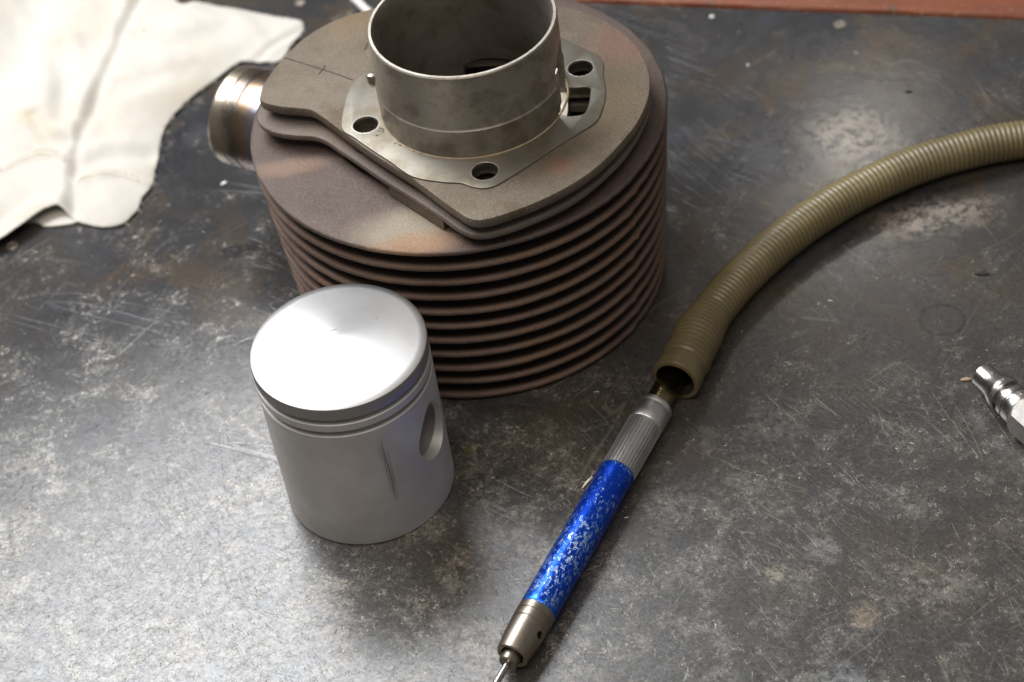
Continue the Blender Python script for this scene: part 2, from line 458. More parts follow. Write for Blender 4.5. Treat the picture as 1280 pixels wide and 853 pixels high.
M = dict(
    bench=mat_bench(),
    plate=mat_cast('sandblasted_cast_iron', (0.142, 0.113, 0.080), (0.178, 0.147, 0.110), (0.120, 0.085, 0.053), 1.0, 0.35, 0.50,
                   spots=[((66, 4), 13, None, 0.55, (0.22, 0.115, 0.085)), ((33, -61), 5, None, 0.55, (0.23, 0.115, 0.08)),
                          ((-35, 48), 14, None, 0.45, (0.22, 0.145, 0.075)), ((52, -30), 16, None, 0.4, (0.22, 0.16, 0.09))]),
    fin=mat_cast('rusty_cast_iron', (0.130, 0.078, 0.057), (0.168, 0.112, 0.086), (0.190, 0.105, 0.058), 1.0, 0.2, 0.50, sparkle=0.2, gap_shade=0.93),
    finb=mat_cast('brown_cast_iron', (0.14, 0.105, 0.09), (0.17, 0.138, 0.118), (0.18, 0.13, 0.088), 1.0, 0.2, 0.50, sparkle=0.25),
    deck=mat_cast('brown_oxidised_cast_iron', (0.092, 0.060, 0.050), (0.118, 0.086, 0.075), (0.105, 0.070, 0.055), 0.9, 0.3, 0.48,
                  spots=[((-20, -62), 13, (1.5, 0.8, -0.5), 0.75, (0.31, 0.265, 0.195)), ((-22, -72), 7, (2.2, 0.8, -0.5), 0.6, (0.30, 0.16, 0.08)),
                         ((-66, -18), 5, (2.6, 0.9, 0.9), 0.35, (0.34, 0.21, 0.14))], sparkle=0.3),
    core=mat_cast('dark_cast_iron', (0.036, 0.026, 0.022), (0.046, 0.033, 0.028), (0.055, 0.036, 0.026), 1.0, 0.1, 0.6, sparkle=0.0),  # one dark tone for barrel core, sleeves, boss and pits
    flange=mat_machined('machined_flange_face', (0.215, 0.20, 0.17), 0.55, (0.14, 0.112, 0.072), None, 0.6, 0.02),
    liner=mat_machined('turned_grey_liner', (0.44, 0.405, 0.355), 0.44, (0.17, 0.138, 0.10), 'z', 0.55, 0.04, 0.085),
    alu=mat_machined('satin_aluminium', (0.62, 0.61, 0.61), 0.40, (0.42, 0.40, 0.38), 'z', 0.4, 0.012, 0.2),
    steel=mat_machined('bright_steel', (0.66, 0.64, 0.62), 0.24, (0.34, 0.30, 0.27), 'z', 0.35, 0.010, 0.2),
    bronze=mat_machined('tarnished_steel', (0.33, 0.285, 0.235), 0.36, (0.19, 0.155, 0.115), 'z', 0.5, 0.015, 0.12),
    brass=mat_machined('dark_brass', (0.33, 0.265, 0.14), 0.26, (0.10, 0.08, 0.05), 'z', 0.6, 0.01, 0.15),
    chrome=mat_machined('chromed_steel', (0.46, 0.44, 0.43), 0.25, (0.44, 0.41, 0.39), 'z', 0.4, 0.006, 0.25),
    nickel=mat_machined('worn_nickel', (0.36, 0.34, 0.325), 0.58, (0.30, 0.275, 0.25), None, 0.4, 0.02, 0.2),
    crown=mat_crown(), skirt=mat_skirt(), blue=mat_blue(), cloth=mat_cloth(), exhaust=mat_exhaust(), hose=mat_hose(),
    redwood=mat_redwood(),
    score=mat_simple('torn_aluminium', (0.16, 0.145, 0.135), 0.5, 0.6, 0.5, 1.2, 0.05),
    bead=mat_simple('tan_sealant', (0.40, 0.31, 0.19), 0.6, 0, 0.4, 0.4, 0.1),
    black=mat_simple('flat_black', (0.02, 0.018, 0.016), 0.6),
    white=mat_simple('white_plastic', (0.72, 0.69, 0.66), 0.4, 0, 0.1),
    thread=mat_simple('yellowed_thread', (0.74, 0.68, 0.50), 0.9, 0, 0.2),
    shaving=mat_simple('bright_swarf', (0.50, 0.43, 0.34), 0.40, 0.7, 0.4, 0.05),
    screw=mat_simple('dull_screw_steel', (0.42, 0.38, 0.31), 0.42, 0.6, 0.5, 0.5, 0.1),
    tan=mat_simple('tan_crumb', (0.46, 0.34, 0.22), 0.7, 0, 0.4, 0.8, 0.2),
    crumb=mat_simple('white_crumb', (0.82, 0.80, 0.78), 0.8, 0, 0.15, 0.8, 0.2),
)


# ------------------------------------------------------------------ mesh helpers (all in millimetres)
def finish(name, me, mat, parent=None, sharp=35.0):
    if mat is not None:
        me.materials.clear()
        me.materials.append(mat)
    me.polygons.foreach_set('use_smooth', [True] * len(me.polygons))
    me.update()
    me.set_sharp_from_angle(angle=radians(sharp))
    o = bpy.data.objects.new(name, me)
    C.objects.link(o)
    if parent is not None:
        o.parent = parent
    return o


def mesh_of(name, verts, faces):
    me = bpy.data.meshes.new(name)
    me.from_pydata([tuple(c * MM for c in v) for v in verts], [], faces)
    me.validate()
    me.update()
    return me


def mk(name, verts, faces, mat, parent=None, sharp=35.0):
    return finish(name, mesh_of(name, verts, faces), mat, parent, sharp)


def empty(name, loc=(0, 0, 0), label=None, cat=None, group=None):
    o = bpy.data.objects.new(name, None)
    C.objects.link(o)
    o.location = Vector(loc) * MM
    o.empty_display_size = 0.01
    return tag(o, label, cat, group)


def tag(o, label=None, cat=None, group=None, kind=None):
    for k, v in (('label', label), ('category', cat), ('group', group), ('kind', kind)):
        if v:
            o[k] = v
    return o


def lathe_vf(prof, n=96, center=(0, 0), closed=False, rfun=None):
    """profile of (r, z) about z; r = 0 ends become a single vertex"""
    V, F, rows = [], [], []
    for r, z in prof:
        if r <= 1e-6:
            rows.append([len(V)])
            V.append((center[0], center[1], z))
        else:
            row = []
            for i in range(n):
                a = 2 * pi * i / n
                rr = rfun(r, a, z) if rfun else r
                row.append(len(V))
                V.append((center[0] + rr * cos(a), center[1] + rr * sin(a), z))
            rows.append(row)
    pairs = list(zip(rows, rows[1:]))
    if closed:
        pairs.append((rows[-1], rows[0]))
    for a, b in pairs:
        for i in range(n):
            j = (i + 1) % n
            if len(a) == 1 and len(b) == 1:
                continue
            if len(a) == 1:
                F.append((a[0], b[j], b[i]))
            elif len(b) == 1:
                F.append((a[i], a[j], b[0]))
            else:
                F.append((a[i], a[j], b[j], b[i]))
    return V, F


def lathe(name, prof, mat, parent=None, n=96, center=(0, 0), closed=False, sharp=35.0, rfun=None):
    V, F = lathe_vf(prof, n, center, closed, rfun)
    return mk(name, V, F, mat, parent, sharp)


def recalc(o):
    bm = bmesh.new()
    bm.from_mesh(o.data)
    bmesh.ops.recalc_face_normals(bm, faces=bm.faces[:])
    bm.to_mesh(o.data)
    bm.free()
    o.data.update()


def catmull(pts, per=6, closed=True):
    out = []
    n = len(pts)
    for i in range(n if closed else n - 1):
        g = (lambda k: pts[k % n]) if closed else (lambda k: pts[max(0, min(n - 1, k))])
        p0, p1, p2, p3 = g(i - 1), g(i), g(i + 1), g(i + 2)
        for s in range(per):
            t = s / per
            out.append(tuple(0.5 * (2 * b + (c - a) * t + (2 * a - 5 * b + 4 * c - d) * t * t + (-a + 3 * b - 3 * c + d) * t ** 3)
                             for a, b, c, d in zip(p0, p1, p2, p3)))
    if not closed:
        out.append(tuple(pts[-1]))
    return out


def area2(p):
    return sum(p[i][0] * p[(i + 1) % len(p)][1] - p[(i + 1) % len(p)][0] * p[i][1] for i in range(len(p)))


def inset(p, d):
    n = len(p)
    out = []
    for i in range(n):
        a, b = p[i - 1], p[(i + 1) % n]
        tx, ty = b[0] - a[0], b[1] - a[1]
        l = hypot(tx, ty) or 1
        out.append((p[i][0] - ty / l * d, p[i][1] + tx / l * d))
    return out


def slab_vf(outline, z0, z1, rnd=0.6):
    """outline extruded from z0 to z1 with rounded rims"""
    p = list(outline)
    if area2(p) < 0:
        p.reverse()
    n = len(p)
    rings = [(rnd, z0), (rnd * 0.3, z0 + rnd * 0.3), (0, z0 + rnd), (0, z1 - rnd), (rnd * 0.3, z1 - rnd * 0.3), (rnd, z1)]
    V, F = [], []
    for d, z in rings:
        q = inset(p, d) if d else p
        V += [(x, y, z) for x, y in q]
    for k in range(len(rings) - 1):
        for i in range(n):
            j = (i + 1) % n
            F.append((k * n + i, k * n + j, (k + 1) * n + j, (k + 1) * n + i))
    F.append(tuple(reversed(range(n))))
    F.append(tuple((len(rings) - 1) * n + i for i in range(n)))
    return V, F


def prism(outline, z0, z1):
    p = list(outline)
    if area2(p) < 0:
        p.reverse()
    n = len(p)
    V = [(x, y, z0) for x, y in p] + [(x, y, z1) for x, y in p]
    F = [(i, (i + 1) % n, n + (i + 1) % n, n + i) for i in range(n)] + [tuple(reversed(range(n))), tuple(range(n, 2 * n))]
    return V, F


def circle(c, r, n=40):
    return [(c[0] + r * cos(2 * pi * i / n), c[1] + r * sin(2 * pi * i / n)) for i in range(n)]


def cut(o, cutters, sharp=35.0):
    """subtract (verts, faces) solids from o for good"""
    recalc(o)
    tmp = []
    for vf in cutters:
        c = bpy.data.objects.new('cutter', mesh_of('cutter', *vf))
        C.objects.link(c)
        recalc(c)
        m = o.modifiers.new('b', 'BOOLEAN')
        m.operation = 'DIFFERENCE'
        m.solver = 'EXACT'
        m.object = c
        tmp.append(c)
    par = o.parent
    o.parent = None
    bpy.context.view_layer.update()
    dg = bpy.context.evaluated_depsgraph_get()
    me = bpy.data.meshes.new_from_object(o.evaluated_get(dg))
    o.modifiers.clear()
    o.data = me
    o.parent = par
    for c in tmp:
        d = c.data
        bpy.data.objects.remove(c)
        bpy.data.meshes.remove(d)
    me.polygons.foreach_set('use_smooth', [True] * len(me.polygons))
    me.set_sharp_from_angle(angle=radians(sharp))


def xform(vf, mtx):
    return [tuple(mtx @ Vector(v)) for v in vf[0]], vf[1]


def join_vf(parts):
    V, F = [], []
    for v, f in parts:
        o = len(V)
        V += v
        F += [tuple(i + o for i in q) for q in f]
    return V, F


def tube_vf(path, rad, n=24, cap=True, up=(0, 0, 1)):
    """sweep a circle along path; rad is a number or a list"""
    V, F = [], []
    P = [Vector(p) for p in path]
    m = len(P)
    for i, p in enumerate(P):
        t = (P[min(i + 1, m - 1)] - P[max(i - 1, 0)]).normalized()
        s = t.cross(Vector(up))
        s = s.normalized() if s.length > 1e-5 else Vector((1, 0, 0))
        u = s.cross(t).normalized()
        r = rad[i] if isinstance(rad, (list, tuple)) else rad
        for k in range(n):
            a = 2 * pi * k / n
            V.append(tuple(p + s * (r * cos(a)) + u * (r * sin(a))))
    for i in range(m - 1):
        for k in range(n):
            j = (k + 1) % n
            F.append((i * n + k, i * n + j, (i + 1) * n + j, (i + 1) * n + k))
    if cap:
        F.append(tuple(reversed(range(n))))
        F.append(tuple((m - 1) * n + k for k in range(n)))
    return V, F


# ------------------------------------------------------------------ the setting: bench sheet, red board
ANG = atan2(-0.3228, 0.9465)
DX, DY = cos(ANG), sin(ANG)              # along the back edge of the bench
PX, PY = -DY, DX                         # away from the camera
B0 = (47.1, 779.4)


def bench():
    w, d = 620, 760
    V, F = [], []
    c = [(-w, 0), (w, 0), (w, -d), (-w, -d)]
    for z in (0, -3):
        V += [(B0[0] + DX * a + PX * b, B0[1] + DY * a + PY * b, z) for a, b in c]
    F = [(3, 2, 1, 0), (4, 5, 6, 7)] + [(i, (i + 1) % 4, 4 + (i + 1) % 4, 4 + i) for i in range(4)]
    o = mk('bench_top', V, F, M['bench'])
    recalc(o)
    tag(o, kind='structure')
    # timber frame below the sheet
    V = []
    for z in (-3.2, -40):
        V += [(B0[0] + DX * a + PX * b, B0[1] + DY * a + PY * b, z) for a, b in c]
    o = mk('bench_base', V, F, M['redwood'])
    recalc(o)
    tag(o, kind='structure')
    # red board along the back edge: a sawn bar with a worn, uneven front arris
    n, sec = 160, [(0.3, -40), (0.2, 0.4), (0.9, 1.6), (2.2, 2.3), (30, 2.6), (64, 2.6), (66, 1), (66, -40)]
    V, F = [], []
    for i in range(n + 1):
        a = -w + 2 * w * i / n
        for k, (b, z) in enumerate(sec):
            j = mnoise.noise(Vector((a * 0.05, k * 1.7, 3.1)))
            wear = 0.9 * j + 0.5 * mnoise.noise(Vector((a * 0.3, k, 9)))
            if 1 <= k <= 3:
                b += 0.25 + abs(wear)
                z += 0.25 * wear
            V.append((a, b, z))
    m = len(sec)
    for i in range(n):
        for k in range(m):
            F.append((i * m + k, i * m + (k + 1) % m, (i + 1) * m + (k + 1) % m, (i + 1) * m + k))
    F += [tuple(range(m)), tuple(n * m + k for k in reversed(range(m)))]
    o = mk('wooden_board', V, F, M['redwood'])
    recalc(o)
    o.location = Vector((B0[0], B0[1], 0)) * MM
    o.rotation_euler = (0, 0, ANG)
    tag(o, 'chipped red painted wooden board running along the back edge of the bench', 'board')


bench()


def bench_screw(x, y, label, r=2.6):
    e = empty('bench_screw', (x, y, 0), label, 'screw', 'screws that hold down the bench sheet')
    prof = [(1.7, 0.0), (r, 0.0), (r, 0.35), (r - 0.25, 0.6), (1.9, 0.6), (1.6, 0.2)]
    lathe('washer', prof, M['screw'], e, 40, closed=True)
    o = lathe('screw_head', [(0, 0.5), (0.9, 0.48), (1.35, 0.35), (1.55, 0.02)], M['screw'], e, 32)
    V, F = prism([(-1.3, -0.22), (1.3, -0.22), (1.3, 0.22), (-1.3, 0.22)], 0.44, 0.53)
    mk('slot', V, F, M['black'], o)
    return e


bench_screw(169.1, 728.3, 'dull screw in the dark sheet just in front of the red board')
bench_screw(-75.9, 812.2, 'dull screw in the dark sheet behind the torn tip of the white rag')
bench_screw(-206.1, 663.9, 'dull screw in the dark sheet in front of the rag hem at the left')


# ------------------------------------------------------------------ the engine cylinder
CX, CY = -6.7, 603.1
SX, SY = 0.0 - CX, 587.9 - CY            # spigot centre in the cylinder's own frame
PLATE_Z = 97.6
cyl = empty('engine_cylinder', (CX, CY, 0), 'large rusty finned cast iron engine cylinder standing spigot up on the bench', 'engine cylinder')


def loc(pts):
    return [(x - CX, y - CY) for x, y in pts]


plate_out = loc([(-79.8, 610.4), (-77.1, 619.8), (-69.7, 633.3), (-59.3, 645.4), (-46.9, 652.9), (-33, 656), (-18, 657.5), (-3, 656.5), (12, 653),
                 (26, 646.5), (37.5, 638.7), (48.4, 630.4), (57.6, 618.2), (63.3, 604.8), (65.4, 591.5), (64.6, 580.5), (62.0, 570.9), (56.5, 559.5),
                 (48.0, 548.2), (38.4, 538.0), (27.5, 530.4), (15.2, 524.6), (1.7, 520.6), (-4.7, 520.2), (-8.6, 522.3), (-11.6, 526.2),
                 (-16.2, 532.9), (-21.4, 541.0), (-25.7, 547.6), (-29.9, 553.0), (-33.8, 558.2), (-40.2, 566.9), (-49.2, 580.3), (-57.0, 592.4),
                 (-60.7, 596.9), (-65.5, 599.3), (-70.0, 601.0), (-75.0, 603.6), (-78.6, 606.6)])
fin2_out = loc([(-81.3, 613.6), (-82.3, 607.9), (-80.6, 602.5), (-76.1, 597.4), (-69.2, 593.8), (-61.6, 591.1), (-56.8, 587.3), (-51.7, 580.3),
                (-46.0, 572.6), (-36.6, 559.3), (-27.5, 547.5), (-18.4, 535.3), (-13.4, 528.0), (-9.8, 523.9), (-6.1, 521.7), (-0.2, 521.4),
                (9.6, 523.6), (23.8, 529.2), (34.8, 536.4), (44.9, 546.0), (50.5, 552.5), (57.5, 563.5), (62.8, 575.8), (65.2, 590), (62.4, 606), (57, 619),
                (47, 631.5), (36, 639.5), (22, 649), (5, 655.5), (-20, 656.5), (-34, 655), (-47, 651.5), (-60, 643.5), (-71, 632), (-78, 621)])
flange_out = loc([(-36.4, 615.0), (-39.9, 612.9), (-43.1, 609.3), (-45.7, 604.3), (-48.0, 595.5), (-49.6, 582.6), (-45.2, 575.5), (-40.1, 568.0), (-33.3, 558.8),
                  (-25.8, 548.4), (-15.8, 542.9), (-9.2, 540.6), (-5.5, 537.7), (-1.7, 536.0), (2.3, 536.2), (6.5, 538.5), (12.7, 542.6),
                  (20.8, 548.2), (28.5, 553.6), (35.6, 558.3), (42.1, 563.0), (45.3, 569.3), (47.6, 576.9), (48.4, 583.5), (48.6, 590.4),
                  (49.6, 596.1), (48.6, 601.5), (44.9, 606), (41.1, 610.5), (36.0, 617), (28, 626), (14, 632), (0, 634), (-15, 631), (-28, 623)])
hole_pos = loc([(-40.7, 582.0), (-0.2, 544.9), (40.8, 595.6), (2.0, 631.0)])
port_out = catmull(loc([(33.0, 584.6), (38, 584.3), (42.6, 583.2), (42.4, 579.5), (41.4, 575.0), (39.6, 570.0), (37.3, 567.9), (31.2, 569.1), (29.0, 576.0)]), 4)
slot_ang = radians(-14)

bore = prism(circle((SX, SY), 34.0, 96), -5, 140)
holes = [prism(circle(h, 4.75, 40), 66, 140) for h in hole_pos]
portc = prism(port_out, 84.5, 140)

V, F = slab_vf(catmull(plate_out, 5), 93.4, PLATE_Z, 0.9)
plate = mk('top_plate', V, F, M['plate'], cyl)
cut(plate, [bore, portc] + holes)

V, F = slab_vf(catmull(flange_out, 5), 95.0, PLATE_Z + 0.65, 0.35)
flange = mk('gasket_flange', V, F, M['flange'], cyl)
cut(flange, [bore, portc] + [prism(circle(h, 4.7, 40), 66, 140) for h in hole_pos])
# bright chamfer ring round each stud hole
for h in hole_pos[:3]:
    zt = PLATE_Z + 0.65
    lathe('hole_chamfer', [(4.68, zt - 0.9), (4.70, zt - 0.25), (5.05, zt + 0.03), (5.15, zt + 0.02), (5.15, zt - 0.9)], M['alu'], flange, 40, center=h, closed=True)
    # the cast sleeve that carries the stud through the barrel
    lathe('stud_sleeve', [(4.75, 93.3), (6.4, 93.3), (6.4, 40), (0, 40), (0, 44), (4.75, 44)], M['core'], cyl, 32, center=h)

# fins
FP = (81.86 - 3.52) / 10.0


def fin_wobble(seed, kink):
    def f(r, a, z):
        if r < 60:
            return r
        n = mnoise.noise(Vector((cos(a) * 2.2, sin(a) * 2.2, seed * 3.7))) * 0.35
        n += mnoise.noise(Vector((cos(a) * 24, sin(a) * 24, seed * 1.3))) * 0.16
        d = (a - 2 * pi if a > pi else a) - radians(-42 + (seed * 37 % 5) - 2)
        n += 0.75 * exp(-(d / 0.022) ** 2) * kink            # burr of the casting parting line
        n += -0.45 if 0 < d < 1.6 else 0
        return r + n
    return f


V, F = slab_vf(catmull(fin2_out, 5), 86.9, 89.7, 0.9)
o = mk('fin', V, F, M['finb'], cyl)
cut(o, [bore, portc] + [prism(circle(h, 4.75, 32), 60, 140) for h in hole_pos])
for k in range(3, 14):
    zt = 81.86 - (k - 3) * FP
    R = 79.95 + (74.47 - 79.95) * (k - 3) / 10.0
    top = [(R - 6, zt + 0.05)]
    prof = [(48, zt + 0.35), (R - 8, zt + 0.0), (R - 1.3, zt), (R - 0.55, zt - 0.22), (R - 0.12, zt - 0.7), (R, zt - 1.25), (R - 0.15, zt - 1.85),
            (R - 0.7, zt - 2.35), (R - 6, zt - 2.6), (48, zt - 4.0)]
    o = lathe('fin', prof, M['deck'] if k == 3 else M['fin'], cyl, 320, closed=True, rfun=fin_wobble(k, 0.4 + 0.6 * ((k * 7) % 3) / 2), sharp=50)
    for v in o.data.vertices:                    # cast by hand: each fin runs a little out of true
        x, y = v.co.x / MM, v.co.y / MM
        r = hypot(x, y)
        if r > 60 and k < 13:
            v.co.z += MM * (0.32 * mnoise.noise(Vector((x * 0.022, y * 0.022, k * 2.3))) + 0.12 * mnoise.noise(Vector((x * 0.12, y * 0.12, k * 1.1))))
    o.data.update()

# rib that ties the second fin to the deck under the cut-away edge
V, F = slab_vf(loc([(-35.4, 558.5), (-17.6, 535.2), (-9, 545), (-26, 566)]), 81.2, 88.6, 0.5)
mk('web', V, F, M['plate'], cyl)

# barrel core, hollow, with the transfer pocket and port window cut in
core = lathe('barrel', [(31.6, 2.0), (50, 2.0), (50.5, 60), (51, 78.5), (45, 80.5), (45, 93.2), (31.6, 93.2)], M['core'], cyl, 96, closed=True)
# bore of the core follows the spigot centre: built as liner below
cut(core, [prism(circle((SX, SY), 34.15, 96), -5, 140), portc])
liner_prof = [(31.5, 3.0), (31.5, 126.5), (31.9, 131.0), (32.5, 133.0), (32.75, 133.38), (33.75, 133.38), (34.15, 132.9), (34.2, 132.2), (34.2, 110.9),
              (34.3, 110.6), (34.75, 110.1), (34.75, 99.2), (34.9, 98.6), (34.9, 98.0), (34.1, 97.5), (34.1, 3.0)]
liner = lathe('spigot_liner', liner_prof, M['liner'], cyl, 128, center=(SX, SY), closed=True, sharp=30)
ca, sa = cos(slot_ang), sin(slot_ang)
slot = catmull([(-9.5, 93), (9.5, 93), (9.5, 112), (6.5, 119), (0, 122.5), (-6.5, 119), (-9.5, 112)], 5)
sv, sf = prism(slot, 24, 44)             # (tangential, height) extruded radially
sv = [(SX + ca * r - sa * t, SY + sa * r + ca * t, z) for t, z, r in sv]
wa = radians(67)
cw, sw = cos(wa), sin(wa)
win = catmull([(-14, 62), (14, 62), (14.5, 86), (12, 91.5), (0, 92.6), (-12, 91.5), (-14.5, 86)], 5)
wv, wf = prism(win, 24, 47)
wv = [(SX + cw * r - sw * t, SY + sw * r + cw * t, z) for t, z, r in wv]
cut(liner, [(sv, sf), (wv, wf)], 30)
cut(core, [(wv, wf)])
lathe('sealant_bead', [(34.5, 98.2), (35.25, 98.22), (35.0, 98.55), (34.7, 98.75), (34.5, 98.7)], M['bead'], cyl, 128, center=(SX, SY), closed=True)
# bright machined lip seen through the transfer slot
lip = [(SX + cos(a) * r, SY + sin(a) * r) for a, r in [(radians(-24), 32.3), (radians(-22), 32.9), (radians(-17), 32.9), (radians(-16), 32.3)]]
V, F = prism(lip, 97.5, 112.5)
mk('port_lip', V, F, M['alu'], cyl)

# dowel pin
h = loc([(-36.5, 607.6)])[0]
lathe('dowel_pin', [(2.0, 96), (2.0, 100.9), (1.6, 101.5), (0.9, 101.75), (0, 101.8)], M['bronze'], cyl, 32, center=h)

# parting seam of the casting on the plate
sp = catmull(loc([(-69.7, 632.3), (-62.7, 626.6), (-56.2, 621.5), (-50.2, 616.5), (-44.0, 611.0)]), 8, False)
V, F = tube_vf([(x, y, PLATE_Z - 0.10 + 0.09 * mnoise.noise(Vector((x * 0.9, y * 0.9, 0)))) for x, y in sp], 0.32, 8)
mk('casting_seam', V, F, M['fin'], cyl)
for a, b in [((-56.7, 618.0), (-54.0, 622.6)), ((-38.6, 628.5), (-34.2, 641.0))]:
    a, b = loc([a, b])
    V, F = tube_vf([(a[0] + (b[0] - a[0]) * t / 6, a[1] + (b[1] - a[1]) * t / 6, PLATE_Z - 0.12) for t in range(7)], 0.3, 8)
    mk('casting_mark', V, F, M['fin'], cyl)
# small dents and rust pits stamped beside the left stud hole
pts = [(-35.3, 578.4), (-34.4, 577.6), (-33.3, 577.6), (-35.9, 577.0), (-34.6, 576.4), (-36.9, 574.6), (-30.6, 568.4), (-28.9, 566.8), (-24.0, 562.2), (-22.0, 560.4)]
for x, y in loc(pts):
    V, F = lathe_vf([(0, 98.30), (0.45, 98.28), (0.55, 98.2)], 8, (x, y), rfun=lambda r, a, z: r * (1 + 0.4 * sin(2 * a + x)))
    mk('rust_pit', V, F, M['core'], flange)

# exhaust stub: built along z, laid out at azimuth 145
AZ = radians(145)
ex = lathe('exhaust_stub', [(19.4, 49), (21.0, 49), (21.0, 70), (20.6, 71), (20.6, 99.0), (20.9, 99.5), (20.9, 103.0), (20.5, 103.5), (20.5, 104.5), (20.85, 105.0), (20.85, 109.9), (20.5, 111.1), (19.6, 111.5), (19.2, 110.9), (19.2, 60), (19.4, 49)],
           M['exhaust'], cyl, 96, sharp=9)
ex.matrix_local = Matrix.Translation((0, 0, 48.5 * MM)) @ Matrix.Rotation(AZ, 4, 'Z') @ Matrix.Rotation(radians(90), 4, 'Y')
recalc(ex)
fl = lathe('exhaust_boss', [(19.5, 46), (27, 46), (27, 66), (25.5, 68), (19.5, 68)], M['core'], cyl, 64, closed=True)
fl.matrix_local = ex.matrix_local.copy()

# ------------------------------------------------------------------ the piston
PXX, PYY = -59.52, 497.35
pis = empty('piston', (PXX, PYY, 0), 'smooth silver aluminium piston standing crown up in front of the finned cylinder', 'piston')
R = 31.0
lathe('crown', [(0, 74.75), (1.5, 74.72), (4, 74.5), (10, 73.85), (20, 72.55), (28, 71.55), (30.4, 71.2), (R - 0.12, 70.95), (R, 70.7), (R, 66.0), (R - 0.15, 65.8),
                (R - 3.2, 65.8)], M['crown'], pis, 160)
land = lathe('ring_land', [(R - 3.2, 65.9), (R - 3.2, 63.5), (R - 0.25, 63.5), (R, 63.25), (R, 60.3), (R - 0.15, 60.1), (R - 3.2, 60.1), (R - 3.2, 57.8)],
             M['skirt'], pis, 160)
skirt = lathe('skirt', [(0, 57.75), (R - 3.2, 57.75), (R - 0.3, 57.75), (R, 57.4), (R, 0.6), (R - 0.35, 0.15), (R - 2.2, 0.15), (R - 2.2, 20), (0, 20)], M['skirt'], pis, 160)
AZP = radians(-27)


def pocket(az):
    # the window over the gudgeon pin boss: a skirt wall four millimetres thick, hollow behind it
    V, F = [], []
    n = 40
    rows = ((4.0, 12.5, 0), (26.6, 12.5, 0), (26.9, 9.6, 0), (28.5, 9.9, 1.5), (36, 10.8, 8.0))
    for r, s, up in rows:
        for i in range(n):
            a = 2 * pi * i / n
            t, z = s * cos(a), s * 1.05 * sin(a)
            if z > 0:
                z += up * (z / (s * 1.05)) ** 2
                t *= 1 - 0.30 * (up / 9.0) * (z / (s * 1.05 + up))
            V.append((cos(az) * r - sin(az) * t, sin(az) * r + cos(az) * t, 35.3 + z))
    for k in range(len(rows) - 1):
        for i in range(n):
            j = (i + 1) % n
            F.append((k * n + i, k * n + j, (k + 1) * n + j, (k + 1) * n + i))
    F += [tuple(reversed(range(n))), tuple((len(rows) - 1) * n + i for i in range(n))]
    return V, F


cut(skirt, [pocket(AZP), pocket(AZP + pi)], 30)
for az in (AZP, AZP + pi):
    o = lathe('pin_boss', [(5.5, 3.8), (9.2, 3.8), (9.2, 15.5), (8.8, 16.0), (6.0, 16.0), (5.5, 15.5)], M['bronze'], pis, 40, closed=True)  # boss in darker metal: shade of the hollow put into its colour
    o.matrix_local = Matrix.Translation((0, 0, 35.3 * MM)) @ Matrix.Rotation(az, 4, 'Z') @ Matrix.Rotation(radians(90), 4, 'Y')
# dark seizure score down the skirt, two faint ones beside it
for az, z0, z1, w in [(-71.0, 51, 24, 0.13)]:
    V, F = [], []
    n = 24
    for i in range(n + 1):
        t = i / n
        z = z0 + (z1 - z0) * t
        ww = w * (0.15 + sin(pi * min(1, t * 1.25 + 0.05)) if t < 0.8 else 0.35 * (1.05 - t) / 0.25) * (0.7 + 0.6 * random.random())
        a = radians(az) + 0.012 * t
        for s in (-1, 1):
            aa = a + s * ww / R
            V.append(((R + 0.02) * cos(aa), (R + 0.02) * sin(aa), z))
    for i in range(n):
        F.append((2 * i, 2 * i + 1, 2 * i + 3, 2 * i + 2))
    mk('score_mark', V, F, M['score'] if w > 0.3 else M['bronze'], skirt)
# tiny stamped mark at the middle of the crown
for (x0, y0, x1, y1) in [(-3.4, 0.9, -2.9, -0.9), (-3.3, 0.9, -2.2, 0.9), (-3.2, 0.0, -2.4, 0.2), (-1.2, 0.9, -0.8, -0.8), (-1.1, 0.1, 0.2, 0.4), (0.1, 1.0, 0.5, -0.4),
                         (-3.4, -4.2, -2.6, -6.4), (-2.2, 3.9, 0.2, 4.4), (14.0, 8.0, 14.4, 8.2)]:
    def crz(x, y):
        r = hypot(x, y)
        return (74.75 - 0.0625 * r if r < 4 else 74.93 - 0.1083 * r) + 0.03
    V, F = tube_vf([(x0, y0, crz(x0, y0)), ((x0 + x1) / 2, (y0 + y1) / 2, crz((x0 + x1) / 2, (y0 + y1) / 2)), (x1, y1, crz(x1, y1))], 0.10, 6)
    mk('stamp_stroke', V, F, M['bronze'], pis)

# ------------------------------------------------------------------ air grinder
G0 = Vector((-22.7, 392.9, 6.9))
GD = Vector((0.5365, 0.8439, 0)).normalized()
gr = empty('air_grinder', tuple(G0), 'slim pencil air grinder with scratched blue grip and ribbed silver sleeve, lying on the bench', 'air grinder')
# local z runs along the tool, local y points up
zc = GD
yc = Vector((0, 0, 1))
xc = yc.cross(zc)
gr.matrix_world = Matrix.Translation(G0 * MM) @ Matrix((xc, yc, zc)).transposed().to_4x4()
lathe('burr_shank', [(0, -60), (1.2, -60), (1.2, 12), (0, 12)], M['chrome'], gr, 24)
lathe('collet', [(0, 8.6), (1.4, 8.6), (3.0, 8.4), (3.35, 8.8), (3.35, 15), (0, 15)], M['bronze'], gr, 40)
nose = lathe('nose_cap', [(3.5, 13.6), (4.1, 12.0), (5.2, 11.6), (5.65, 12.0), (5.8, 13), (6.25, 17), (6.5, 21.5), (6.55, 24.6), (6.35, 24.8), (6.35, 25.2), (6.6, 25.4),
                          (6.62, 28.0), (6.4, 28.2), (6.4, 28.6), (6.64, 28.8), (6.66, 31.4), (0, 31.4)], M['bronze'], gr, 72)
